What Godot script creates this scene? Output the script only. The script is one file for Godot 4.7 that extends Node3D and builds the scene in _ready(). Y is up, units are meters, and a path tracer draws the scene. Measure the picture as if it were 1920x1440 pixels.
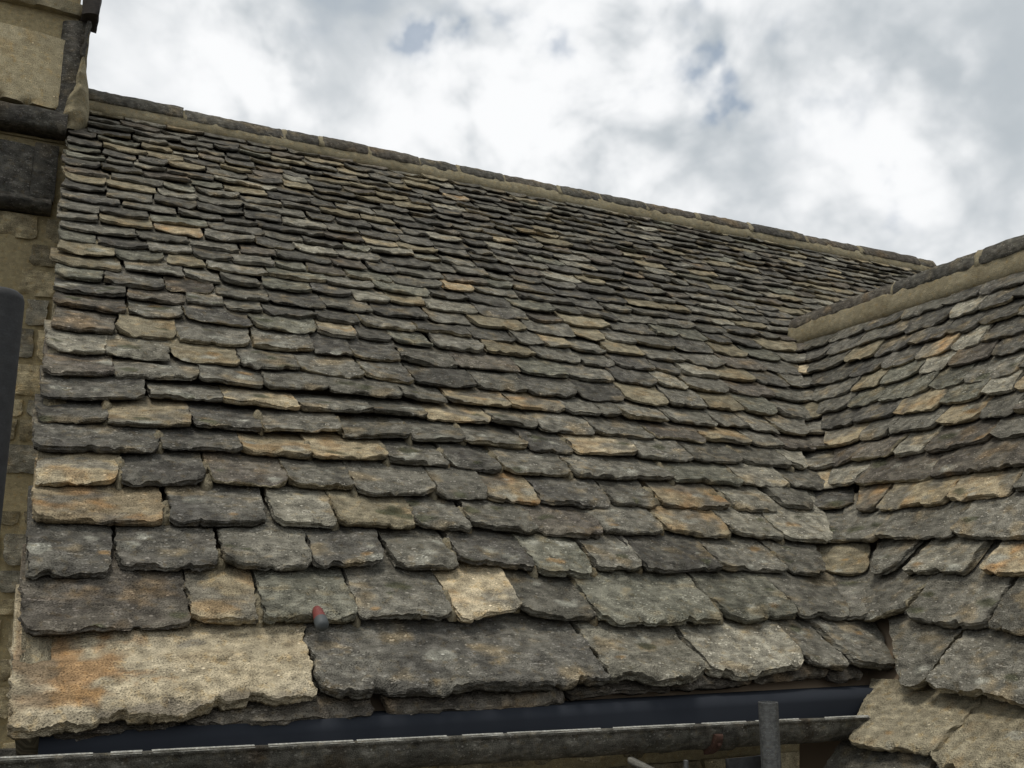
extends Node3D
# A stone-slate roof seen from the scaffold at its eaves: main roof, wing roof meeting it in a swept
# valley, mortared ridges, iron gutter, the taller neighbouring wall, scaffold tubes, cloudy sky.
# World axes follow the house: x along the eaves, -z into the roof, y up, metres.

const FOCAL := 1850.0
const EYE := Vector3(0, 4.5, 0)
var cam_f: Vector3
var cam_r: Vector3
var cam_u: Vector3
var taken := {}
var M := {}
var na := FastNoiseLite.new()   # broad undulation
var nb := FastNoiseLite.new()   # rough edges, flakes
var nc := FastNoiseLite.new()   # colour patches
var rng := RandomNumberGenerator.new()

# ---------------------------------------------------------------- pixels to rays and planes
func ray(x: float, y: float) -> Vector3:
	return cam_f + cam_r * ((x - 960.0) / FOCAL) - cam_u * ((y - 720.0) / FOCAL)

class Frame:
	var o: Vector3
	var u: Vector3
	var s: Vector3
	var n: Vector3
	func _init(o_: Vector3, u_: Vector3, s_: Vector3) -> void:
		o = o_; u = u_; s = s_; n = u_.cross(s_).normalized()
	func at(a: float, b: float, h: float = 0.0) -> Vector3:
		return o + u * a + s * b + n * h

func on(fr: Frame, x: float, y: float, h := 0.0) -> Vector2:
	var d := ray(x, y)
	var t: float = (fr.o + fr.n * h - EYE).dot(fr.n) / d.dot(fr.n)
	var q: Vector3 = EYE + d * t - fr.o
	return Vector2(q.dot(fr.u), q.dot(fr.s))

func on_z(x: float, y: float, z: float) -> Vector3:
	var d := ray(x, y)
	return EYE + d * ((z - EYE.z) / d.z)

# ---------------------------------------------------------------- nodes
func numbered(parent: Node, called: String) -> String:
	var key := str(parent.get_instance_id()) + called
	var k: int = taken.get(key, -1) + 1
	taken[key] = k
	return called if k == 0 else "%s_%03d" % [called, k]

func put(parent: Node, called: String, mesh: Mesh, mat: Material = null) -> MeshInstance3D:
	var o := MeshInstance3D.new()
	o.name = numbered(parent, called)
	o.mesh = mesh
	if mat: o.material_override = mat
	o.cast_shadow = GeometryInstance3D.SHADOW_CASTING_SETTING_ON
	parent.add_child(o, true)
	return o

func thing(called: String, label: String, category: String, group := "") -> Node3D:
	var o := Node3D.new()
	o.name = numbered(self, called)
	add_child(o, true)
	o.set_meta("label", label)
	o.set_meta("category", category)
	if group != "": o.set_meta("group", group)
	return o

# ---------------------------------------------------------------- mesh buffer
class Buf:
	var v := PackedVector3Array()
	var c := PackedColorArray()
	var t := PackedVector2Array()
	var i := PackedInt32Array()
	func add(p: Vector3, col: Color, uv: Vector2) -> int:
		v.append(p); c.append(col); t.append(uv)
		return v.size() - 1
	func tri(a: int, b: int, d: int) -> void:   # given counter-clockwise from outside
		i.append(a); i.append(d); i.append(b)
	func quad(a: int, b: int, d: int, e: int) -> void:
		tri(a, b, d); tri(a, d, e)
	func join(o: Buf) -> void:
		var k := v.size()
		v.append_array(o.v); c.append_array(o.c); t.append_array(o.t)
		for q in o.i: i.append(q + k)
	func commit(m: ArrayMesh = null, mat: Material = null) -> ArrayMesh:
		if m == null: m = ArrayMesh.new()
		var n := PackedVector3Array()
		n.resize(v.size())
		for q in range(0, i.size(), 3):
			var a := i[q]
			var b := i[q + 1]
			var d := i[q + 2]
			var f := (v[d] - v[a]).cross(v[b] - v[a])
			n[a] += f; n[b] += f; n[d] += f
		for q in n.size(): n[q] = n[q].normalized()
		var arr := []
		arr.resize(Mesh.ARRAY_MAX)
		arr[Mesh.ARRAY_VERTEX] = v; arr[Mesh.ARRAY_NORMAL] = n; arr[Mesh.ARRAY_COLOR] = c
		arr[Mesh.ARRAY_TEX_UV] = t; arr[Mesh.ARRAY_INDEX] = i
		m.add_surface_from_arrays(Mesh.PRIMITIVE_TRIANGLES, arr)
		if mat: m.surface_set_material(m.get_surface_count() - 1, mat)
		return m

# ---------------------------------------------------------------- stone colours (linear, divided by the texture's mean)
const TONES := {
	"d": [Vector3(.100, .095, .085), Vector3(.145, .137, .118), Vector3(.219, .180, .121)],
	"m": [Vector3(.145, .137, .116), Vector3(.200, .189, .160), Vector3(.260, .213, .143)],
	"l": [Vector3(.230, .216, .178), Vector3(.316, .297, .243), Vector3(.326, .265, .175)],
	"g": [Vector3(.148, .145, .118), Vector3(.206, .200, .163), Vector3(.245, .210, .141)],
	"b": [Vector3(.112, .100, .086), Vector3(.155, .139, .115), Vector3(.219, .165, .107)],
	"t": [Vector3(.320, .266, .178), Vector3(.385, .328, .228), Vector3(.345, .245, .140)],
	"o": [Vector3(.325, .255, .163), Vector3(.370, .310, .213), Vector3(.365, .230, .118)],
	"c": [Vector3(.480, .402, .276), Vector3(.540, .465, .335), Vector3(.410, .310, .190)],
	"e": [Vector3(.515, .440, .310), Vector3(.520, .455, .335), Vector3(.450, .365, .245)],
	"w": [Vector3(.225, .196, .138), Vector3(.275, .243, .175), Vector3(.265, .205, .125)],
	"x": [Vector3(.073, .070, .064), Vector3(.108, .102, .090), Vector3(.143, .123, .092)],
	"a": [Vector3(.450, .385, .255), Vector3(.490, .425, .290), Vector3(.430, .340, .200)],
	"k": [Vector3(.265, .230, .155), Vector3(.310, .273, .190), Vector3(.225, .190, .125)],
	"i": [Vector3(.095, .091, .080), Vector3(.150, .143, .124), Vector3(.075, .060, .045)],
}
const TEX_MEAN := 0.52

func tone_at(code: String, p: Vector3, sh: Vector3, bright: float) -> Color:
	var pal: Array = TONES[code]
	var a := nc.get_noise_3dv(p * 2.2 + sh)
	var b := nc.get_noise_3dv(Vector3(p.x * 2.6, p.y * 4.0, p.z * 4.0) - sh * 1.7)
	var base: Vector3 = pal[0]
	var buff := code in ["t", "o", "c"]
	var col: Vector3 = base.lerp(pal[1], clampf(a * 1.7 + 0.5, 0, 1))
	col = col.lerp(pal[2], clampf((b - (0.05 if buff else 0.20)) * 3.0, 0, 0.8))
	if buff:   # weathered grey crusts left on the buff stone
		var g := nc.get_noise_3dv(Vector3(p.x * 1.8, p.y * 3.2, p.z * 3.2) + sh * 2.3)
		col = col.lerp(Vector3(.175, .166, .143), clampf((g - 0.04) * 4.0, 0, 0.8))
	col *= bright / TEX_MEAN
	col /= maxf(1.0, maxf(col.x, maxf(col.y, col.z)))
	return Color(col.x, col.y, col.z)

# ---------------------------------------------------------------- one rough slab of stone in a frame
# bl, br: the tail's corners; e: length in sight; L: whole length; t: thickness; tilt: how far the head sinks
func slab(fr: Frame, bl: Vector2, br: Vector2, e: float, L: float, t: float, code: String, cell: float, opt := {}) -> Buf:
	var B := Buf.new()
	var w := bl.distance_to(br)
	var tilt: float = opt.get("tilt", t * 2.3)
	var lift: float = opt.get("lift", 0.0)
	var rough: float = opt.get("rough", 1.0)
	var skl: float = opt.get("skl", rng.randf_range(-.09, .09))
	var skr: float = opt.get("skr", rng.randf_range(-.09, .09))
	var rc: Vector2 = opt.get("rc", Vector2(rng.randf_range(.08, .3), rng.randf_range(.08, .3)) * e)
	var rk: float = opt.get("rk", 0.8)
	var square: bool = opt.get("square", false)
	var patch: Array = opt.get("patch", [])
	var sh := Vector3(rng.randf_range(-50, 50), rng.randf_range(-50, 50), rng.randf_range(-50, 50))
	var bright := rng.randf_range(.80, 1.20)
	var rim_code: String = opt.get("rim", code)
	var uv0 := Vector2(rng.randf(), rng.randf())
	var uvs := 1.55 if rng.randf() < .5 else -1.55
	var nu := clampi(ceili(w / cell), 5, 150)
	var nv := clampi(ceili(e * 1.08 / cell), 3, 60)
	if square: nv = clampi(ceili(L / cell), 3, 60)
	var qs: Array[float] = []
	for j in nv + 1:
		qs.append((L if square else e * 1.08) * float(j) / nv)
	if not square: qs.append(L)
	var nq := qs.size()
	var round_l: bool = rng.randf() < opt.get("round", .35)
	var round_r: bool = rng.randf() < opt.get("round", .35)
	var amp := clampf(e / .16, .6, 1.2) * rough
	var twist := rng.randf_range(-1, 1) * t * .3
	var bow := rng.randf_range(-.3, .5) * t * .3
	rc.x = minf(rc.x, w * .45); rc.y = minf(rc.y, w * .45)
	# outline: the tail along k, the sides along j
	var tails := PackedFloat32Array()
	var chips := PackedFloat32Array()
	for k in nu + 1:
		var du := w * k / nu
		var tail := 0.0
		if du < rc.x:
			tail = (rc.x - sqrt(maxf(rc.x * rc.x - (rc.x - du) * (rc.x - du), 0))) * rk if round_l else (rc.x - du) * rk * .6
		elif w - du < rc.y:
			tail = (rc.y - sqrt(maxf(rc.y * rc.y - (rc.y - w + du) * (rc.y - w + du), 0))) * rk if round_r else (rc.y - w + du) * rk * .6
		var bite := nb.get_noise_2d(du * 210 + sh.x * 20, sh.z * 30)          # straight runs broken by chips
		tail += amp * (nb.get_noise_2d(du * 75 + sh.x * 40, sh.y * 30) * .010 + smoothstep(.24, .40, bite) * .009 + nb.get_noise_2d(du * 800 + sh.z * 40, sh.x * 30) * .0022 + nb.get_noise_2d(du * 3000 + sh.y * 40, sh.x * 30) * .0024)
		tails.append(tail)
		chips.append(clampf(nb.get_noise_2d(du * 190 - sh.x * 30, sh.z * 9) * 2.4 + .2, 0, 1))
	var lefts := PackedFloat32Array()
	var rights := PackedFloat32Array()
	for q in qs:
		lefts.append(bl.x + skl * q + amp * (nb.get_noise_2d(q * 300 + sh.z * 60, 7) * .008 + nb.get_noise_2d(q * 1700 + sh.z * 60, 57) * .0025))
		rights.append(br.x + skr * q + amp * (nb.get_noise_2d(q * 300 - sh.z * 60, 90) * .008 + nb.get_noise_2d(q * 1700 - sh.z * 60, 190) * .0025))
	var chip: float = opt.get("chip", 1.0)
	var base := PackedFloat32Array()
	var grid := PackedVector3Array()      # (u, s, h)
	for j in nq:
		var q := qs[j]
		for k in nu + 1:
			var p := float(k) / nu
			var u := lerpf(lefts[j], rights[j], p)
			var s := lerpf(bl.y, br.y, p) + q + tails[k] * (1.0 - q / L)
			var P := Vector3(u, s, 0) + sh
			var h := t * .5 + lift - tilt * q / L + twist * (p - .5) - bow * (2.0 * p - 1.0) * (2.0 * p - 1.0)
			base.append(h)
			h += rough * (na.get_noise_3dv(P * 22) * .005 + nb.get_noise_3dv(Vector3(P.x * 500, P.y * 900, P.z)) * .0016)
			var fl := nb.get_noise_3dv(Vector3(P.x * 45, P.y * 95, P.z)) * 1.9 + nb.get_noise_3dv(P * 500) * .16   # split layers with sharp steps
			h += rough * (floorf(fl) + smoothstep(.90, 1.0, fl - floorf(fl))) * .0042
			var rt: float = .004 + .020 * chips[k] * chip
			if q < rt: h -= t * .42 * minf(rough, 1.0) * chips[k] * (1.0 - q / rt)
			grid.append(Vector3(u, s, h))
	for g in grid:
		var p3 := fr.at(g.x, g.y, g.z)
		var cl := tone_at(code, p3, sh, bright)
		for pt in patch:
			var dd: Vector2 = (Vector2(g.x, g.y) - pt[0]) / pt[1]
			var wt: float = clampf((1.0 - dd.length() + nc.get_noise_3dv(p3 * 5.0 + sh) * 1.3) * 2.2, 0, 1) * pt[3]
			var pc: Vector3 = pt[2] / TEX_MEAN
			cl = cl.lerp(Color(pc.x, pc.y, pc.z), wt)
		B.add(p3, cl, uv0 + Vector2(g.x, g.y) * uvs)
	var wn := nu + 1
	for j in nq - 1:
		for k in nu:
			B.quad(j * wn + k, j * wn + k + 1, (j + 1) * wn + k + 1, (j + 1) * wn + k)
	# the broken edge all round, in split layers
	var loop: Array[int] = []
	var outw: Array[Vector2] = []
	for k in wn: loop.append(k); outw.append(Vector2(0, -1))
	for j in range(1, nq): loop.append(j * wn + nu); outw.append(Vector2(1, 0))
	for k in range(nu - 1, -1, -1): loop.append((nq - 1) * wn + k); outw.append(Vector2(0, 1))
	for j in range(nq - 2, 0, -1): loop.append(j * wn); outw.append(Vector2(-1, 0))
	var m := loop.size()
	var layers := 4 if cell < .016 else 2
	var pts := []
	for r in layers + 1:
		var row := PackedVector3Array()
		var f := float(r) / layers
		var jut := rng.randf_range(-.0022, .0035) * minf(1.0, t / .02) * (0.0 if r == 0 else 1.0)
		for k in m:
			var g := grid[loop[k]]
			var o: Vector2 = outw[k]
			var wob := nb.get_noise_3d(g.x * 420 + sh.x, g.y * 420 + sh.y, r * 60.0) + .6 * nb.get_noise_3d(g.x * 1500 + sh.x, g.y * 1500 + sh.y, r * 60.0)
			var push := 0.0 if r == 0 else (jut + wob * .005 * minf(rough, 1.2) - f * f * .004) * minf(1.0, t / .022)
			row.append(Vector3(g.x + o.x * push, g.y + o.y * push, lerpf(g.z, base[loop[k]] - t, f) + t * wob * .08 * float(r > 0)))
		pts.append(row)
	var last: Array[int] = []
	for r in layers:
		var a: Array[int] = []
		var b: Array[int] = []
		for k in m:
			for side in 2:
				var g: Vector3 = pts[r + side][k]
				var p3 := fr.at(g.x, g.y, g.z)
				var id := B.add(p3, tone_at(rim_code, p3, sh, bright), uv0 + Vector2(g.x + g.z * .3, g.y + g.z * 1.3) * uvs)
				if side == 0: a.append(id)
				else: b.append(id)
		for k in m:
			var k2 := (k + 1) % m
			B.quad(b[k], b[k2], a[k2], a[k])
		last = b
	# underside
	for k in nu:
		var i1 := nu + (nq - 1) + (nu - k)
		var h1: int = last[i1 if i1 < m else 0]
		var h2: int = last[i1 - 1]
		B.quad(last[k + 1], last[k], h1, h2)
	return B

# ---------------------------------------------------------------- a profile swept along a frame's u axis
# prof: Vector2(s, h) points, counter-clockwise seen along -u; closed ends
func swept(fr: Frame, prof: Array, u0: float, u1: float, cell: float, code: String, rough: float, closed := true) -> Buf:
	var B := Buf.new()
	var sh := Vector3(rng.randf_range(-50, 50), rng.randf_range(-50, 50), rng.randf_range(-50, 50))
	var bright := rng.randf_range(.9, 1.12)
	var n := maxi(2, ceili((u1 - u0) / cell))
	var m := prof.size()
	var mid := Vector2.ZERO
	for p in prof: mid += p / m
	for j in n + 1:
		var u := lerpf(u0, u1, float(j) / n)
		var endf := 1.0 - .10 * rough * pow(absf(2.0 * j / n - 1.0), 8.0)
		var len_ := 0.0
		for k in m:
			var q: Vector2 = prof[k]
			if k > 0: len_ += q.distance_to(prof[k - 1])
			q = mid + (q - mid) * endf
			var P := Vector3(u, q.x, q.y) + sh
			var g := rough * (na.get_noise_3dv(P * 70) * .011 + nb.get_noise_3dv(P * 240) * .006)
			var dirn := (q - mid).normalized()
			var ends := 0.0
			if (j == 0 or j == n) and rough > 0: ends = nb.get_noise_3dv(P * 400) * .008
			var p3 := fr.at(u + ends, q.x + dirn.x * g, q.y + dirn.y * g)
			B.add(p3, tone_at(code, p3, sh, bright), Vector2(u, len_) * 2.0)
	for j in n:
		for k in (m if closed else m - 1):
			var k2 := (k + 1) % m
			B.quad(j * m + k, j * m + k2, (j + 1) * m + k2, (j + 1) * m + k)
	if closed:
		for e in [0, n]:
			var c0 := B.v.size()
			for k in m: B.add(B.v[e * m + k], B.c[e * m + k], B.t[e * m + k])
			var mm := Vector3.ZERO
			for k in m: mm += B.v[c0 + k] / m
			var cc := B.add(mm, B.c[c0], B.t[c0])
			for k in m:
				if e == 0: B.tri(cc, c0 + (k + 1) % m, c0 + k)
				else: B.tri(cc, c0 + k, c0 + (k + 1) % m)
	return B

# a small lump of mortar pressed into a joint
func dab(fr: Frame, at: Vector2, w: float) -> Buf:
	var B := Buf.new()
	var sh := Vector3(at.x * 31, at.y * 17, 3)
	var hw := w * .5 + rng.randf_range(.006, .014)
	var hl := rng.randf_range(.018, .045)
	for j in 9:
		for k in 13:
			var a := TAU * k / 12.0
			var r := j / 8.0
			var u := at.x + cos(a) * hw * r
			var s := at.y + sin(a) * hl * r
			var h := -.030 + .026 * sqrt(1.0 - r * r * .98) + nb.get_noise_3d(u * 1200, s * 1200, 5) * .008
			var p := fr.at(u, s, h)
			B.add(p, tone_at("w", p, sh, .9), Vector2(u, s) * 2.0)
	for j in 8:
		for k in 12: B.quad(j * 13 + k, (j + 1) * 13 + k, (j + 1) * 13 + k + 1, j * 13 + k + 1)
	return B

# a lathe along an axis: rows of (distance, radius)
func lathe(base: Vector3, axis: Vector3, rows: Array, seg: int) -> ArrayMesh:
	var B := Buf.new()
	var x := axis.cross(Vector3.UP if absf(axis.y) < .9 else Vector3.RIGHT).normalized()
	var y := axis.cross(x).normalized()
	var w := seg + 1
	var len_ := 0.0
	for r in rows.size():
		if r > 0: len_ += Vector2(rows[r][0], rows[r][1]).distance_to(Vector2(rows[r - 1][0], rows[r - 1][1]))
		for k in w:
			var a := TAU * k / seg
			B.add(base + axis * rows[r][0] + (x * cos(a) + y * sin(a)) * maxf(rows[r][1], .00005), Color.WHITE, Vector2(float(k) / seg * .3, len_))
	for r in rows.size() - 1:
		for k in seg:
			B.quad(r * w + k, r * w + k + 1, (r + 1) * w + k + 1, (r + 1) * w + k)
	return B.commit()

func sheet(pts: Array, code := "x", bright := 1.0) -> ArrayMesh:   # a flat polygon, counter-clockwise from outside
	var B := Buf.new()
	for p in pts: B.add(p, Color(.3, .3, .3), Vector2(p.x + p.z, p.y + p.z))
	for k in range(1, pts.size() - 1): B.tri(0, k, k + 1)
	return B.commit()

# ---------------------------------------------------------------- textures
func noise_img(w: int, h: int, to_w: int, to_h: int, kind: int, freq: float, oct: int, sd: int) -> PackedByteArray:
	var n := FastNoiseLite.new()
	n.noise_type = kind
	n.seed = sd
	n.frequency = freq
	n.fractal_type = FastNoiseLite.FRACTAL_FBM
	n.fractal_octaves = oct
	n.fractal_gain = .55
	if kind == FastNoiseLite.TYPE_CELLULAR:
		n.cellular_return_type = FastNoiseLite.RETURN_DISTANCE
		n.fractal_type = FastNoiseLite.FRACTAL_NONE
	var im := n.get_seamless_image(w, h)
	im.convert(Image.FORMAT_L8)
	if w != to_w or h != to_h: im.resize(to_w, to_h, Image.INTERPOLATE_CUBIC)
	return im.get_data()

func tex(im: Image) -> ImageTexture:
	return ImageTexture.create_from_image(im)

func stone_textures(sd: int, lichen: float, pits: float, streak: float, mott: float) -> Array:
	var W := 1024
	var mid := noise_img(W, W, W, W, FastNoiseLite.TYPE_SIMPLEX_SMOOTH, .012, 5, sd)
	var fine := noise_img(W, W, W, W, FastNoiseLite.TYPE_SIMPLEX_SMOOTH, .11, 3, sd + 1)
	var lam := noise_img(256, W, W, W, FastNoiseLite.TYPE_SIMPLEX_SMOOTH, .035, 4, sd + 2)
	var mask := noise_img(256, 256, W, W, FastNoiseLite.TYPE_SIMPLEX_SMOOTH, .02, 3, sd + 3)
	var och := noise_img(512, 512, W, W, FastNoiseLite.TYPE_SIMPLEX_SMOOTH, .03, 4, sd + 4)
	var lich := PackedFloat32Array()
	lich.resize(W * W)
	var r := RandomNumberGenerator.new()
	r.seed = sd + 77
	for k in int(lichen * 700):          # lichen: small pale spots and rings
		var cx := r.randi_range(0, W - 1)
		var cy := r.randi_range(0, W - 1)
		var big := r.randf() < .035
		if mask[cy * W + cx] < (120 if big else 105): continue
		var rad := r.randf_range(10, 24) if big else r.randf_range(2.0, 7.0)
		var half := r.randf_range(.35, 1.0)
		var a0 := r.randf() * TAU
		for yy in range(-int(rad) - 2, int(rad) + 3):
			for xx in range(-int(rad) - 2, int(rad) + 3):
				var idx := posmod(cy + yy, W) * W + posmod(cx + xx, W)
				var d := sqrt(float(xx * xx + yy * yy * 2)) + (fine[idx] - 128) * .02
				var v := 0.0
				if big:
					v = clampf(1.6 - absf(d - rad * .8) * .5, 0, 1)
					if fposmod(atan2(yy, xx) - a0, TAU) > TAU * half: v = 0.0
					if d < rad * .35: v = maxf(v, .55 * float(fine[idx] > 140))
				else: v = clampf(rad - d, 0, 1)
				lich[idx] = maxf(lich[idx], v * (.35 + .65 * float(fine[idx]) / 255.0))
	var col := PackedByteArray()
	col.resize(W * W * 3)
	var hgt := PackedByteArray()
	hgt.resize(W * W)
	for i in W * W:
		var f := fine[i] / 255.0 - .5
		var l := lam[i] / 255.0 - .5
		var m := mid[i] / 255.0 - .5
		var crack := clampf(1.0 - absf(l + m * .35 - .08) * 70.0, 0, 1) * float(mask[i] > 118) * .8
		var v := (.72 + mott * m + .30 * f + streak * l) * (1.0 - .45 * crack)
		var pit := clampf((-f - .27) * 6.0, 0, 1) * pits
		v *= 1.0 - .55 * pit
		var o := clampf((och[i] / 255.0 - .62) * 3.0, 0, 1) * .6
		var R := v * (1.0 + .07 * o)
		var G := v * (1.0 - .02 * o)
		var Bc := v * (.985 - .17 * o)
		var li := lich[i]
		R = lerpf(R, 1.9, li); G = lerpf(G, 1.9, li); Bc = lerpf(Bc, 1.82, li)
		col[i * 3] = clampi(int(R * 255), 12, 255)
		col[i * 3 + 1] = clampi(int(G * 255), 12, 255)
		col[i * 3 + 2] = clampi(int(Bc * 255), 12, 255)
		hgt[i] = clampi(int(140 + 95 * f + 300 * l * streak + 60 * m - 60 * pit - 70 * crack + 20 * li), 0, 255)
	var ci := Image.create_from_data(W, W, false, Image.FORMAT_RGB8, col)
	var hi := Image.create_from_data(W, W, false, Image.FORMAT_L8, hgt)
	return [tex(ci), tex(hi)]

func stone_mat(tx: Array, relief: float) -> StandardMaterial3D:
	var m := StandardMaterial3D.new()
	m.vertex_color_use_as_albedo = true
	m.albedo_texture = tx[0]
	m.roughness = .93
	m.metallic_specular = .25
	m.heightmap_enabled = true
	m.heightmap_texture = tx[1]
	m.heightmap_scale = relief
	m.texture_repeat = true
	return m

func plain(col: Color, rough: float, metal := 0.0, tx: Array = [], relief := 0.0, scale := 2.0) -> StandardMaterial3D:
	var m := StandardMaterial3D.new()
	m.albedo_color = col.linear_to_srgb()
	m.roughness = rough
	m.metallic = metal
	if tx.size() > 0:
		m.albedo_texture = tx[0]
		m.uv1_triplanar = true
		m.uv1_world_triplanar = true
		m.uv1_scale = Vector3.ONE * scale
		if relief > 0:
			m.heightmap_enabled = true
			m.heightmap_texture = tx[1]
			m.heightmap_scale = relief
	return m

# ---------------------------------------------------------------- sky
func sky_at(ph: float, el: float, n1: FastNoiseLite, n2: FastNoiseLite, n3: FastNoiseLite, hd: Array, bd: Array) -> Color:
	var ce := cos(el)
	var d := Vector3(cos(ph) * ce, sin(el), sin(ph) * ce)
	var p := d * 2.6
	var wv := n2.get_noise_3d(p.x + 11, p.y * 1.4, p.z) * .22
	var c := n1.get_noise_3d(p.x * 1.2 + wv, p.y * 1.9 + wv, p.z * 1.2 - wv)
	var g := n1.get_noise_3d(p.x * .8 - 30, p.y * 1.3 + wv * .8, p.z * .8 + 12)
	var f := n1.get_noise_3d(p.x * 4.5 + wv * 2.0, p.y * 6.0, p.z * 4.5)
	var bil := -n3.get_noise_3d(p.x * 1.5 + wv, p.y * 1.7 - wv, p.z * 1.5)
	var hole := clampf((-c - .42) * 2.0, 0, 1) * .5
	var br := .79 + c * .34 + g * .22 + f * .30 + bil * .55
	if d.dot(cam_f) > .80:
		# ragged outlines: look the named places up through a crumpled direction
		var wp := p * 6.5
		var dw := (d + Vector3(n1.get_noise_3d(wp.x, wp.y, wp.z), n1.get_noise_3d(wp.x + 40, wp.y, wp.z), n1.get_noise_3d(wp.x, wp.y + 40, wp.z)) * .040).normalized()
		for b in bd:
			var q: float = (1.0 - dw.dot(b[0])) * 2.0 * b[1] * b[1]
			if q < 7.0: br += b[2] * 1.15 * exp(-q * .55) * (1.0 + f * .8 + bil * .5)
		for b in hd:
			var q: float = (1.0 - dw.dot(b[0])) * 2.0 * b[1] * b[1]
			if q < 9.0: hole += b[2] * exp(-q * .8) * clampf(.66 - f * 1.6 - c * .6, 0, 1)
	br = smoothstep(.1, 1.05, br)
	var cl := Vector3(.50, .545, .58).lerp(Vector3(.97, .98, .99), br)
	cl = cl.lerp(Vector3(.23, .315, .44), clampf(hole * .85, 0, .62))
	return Color(cl.x, cl.y, cl.z)

func make_sky() -> PanoramaSkyMaterial:
	var n1 := FastNoiseLite.new()
	n1.noise_type = FastNoiseLite.TYPE_SIMPLEX_SMOOTH
	n1.seed = 5
	n1.frequency = 1.0
	n1.fractal_octaves = 6
	n1.fractal_gain = .52
	var n2 := FastNoiseLite.new()
	n2.noise_type = FastNoiseLite.TYPE_SIMPLEX_SMOOTH
	n2.seed = 9
	n2.frequency = 1.0
	n2.fractal_octaves = 3
	var n3 := FastNoiseLite.new()      # billows
	n3.noise_type = FastNoiseLite.TYPE_SIMPLEX_SMOOTH
	n3.seed = 14
	n3.frequency = 1.0
	n3.fractal_type = FastNoiseLite.FRACTAL_RIDGED
	n3.fractal_octaves = 6
	n3.fractal_gain = .5
	# thin places and banks of cloud seen in the photograph: x, y, radius (photo pixels), strength
	var holes := [[797, 70, 34, 1.0], [815, 30, 26, .8], [1040, 62, 26, .6], [1262, 128, 26, .9], [1325, 140, 34, 1.0], [1350, 195, 24, .8], [950, 25, 22, .35], [1690, 325, 16, .5], [1663, 415, 22, .5], [1305, 10, 26, .3], [1530, 210, 50, .35], [1450, 60, 26, .2], [620, 20, 40, .2]]
	var banks := [[460, 110, 80, .38], [520, 190, 50, .25], [860, 210, 110, .22], [1060, 260, 160, .22], [1180, 100, 90, .16], [1690, 200, 110, .26], [1560, 330, 120, .14], [1000, 110, 60, .15], [650, 110, 90, -.26], [260, 130, 110, -.16], [1880, 60, 120, -.34], [1500, 290, 70, -.16], [1430, 320, 60, -.10], [1900, 300, 60, -.16], [720, 230, 60, -.10], [330, 60, 60, -.06], [1150, 20, 80, .1]]
	var hd := []
	for h in holes: hd.append([ray(h[0], h[1]).normalized(), float(FOCAL) / h[2], h[3]])
	var bd := []
	for h in banks: bd.append([ray(h[0], h[1]).normalized(), float(FOCAL) / h[2], h[3]])
	# the whole dome on a coarse grid, then the part around the view again, by the same rule, on the fine one
	var im := Image.create(1024, 512, false, Image.FORMAT_RGBF)
	im.fill(Color(.30, .30, .29))
	for y in 258:
		for x in 1024: im.set_pixel(x, y, sky_at(((x + .5) / 1024 - .25) * TAU, PI * .5 - PI * (y + .5) / 512, n1, n2, n3, hd, bd))
	im.resize(4096, 2048, Image.INTERPOLATE_CUBIC)
	var az0 := int(4096.0 * fposmod(atan2(cam_f.z, cam_f.x) / TAU + .25, 1.0))
	for y in range(500, 1010):
		for dx in range(-420, 421):
			var x := posmod(az0 + dx, 4096)
			im.set_pixel(x, y, sky_at(((x + .5) / 4096 - .25) * TAU, PI * .5 - PI * (y + .5) / 2048, n1, n2, n3, hd, bd))
	var s := PanoramaSkyMaterial.new()
	s.panorama = ImageTexture.create_from_image(im)
	return s

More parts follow.
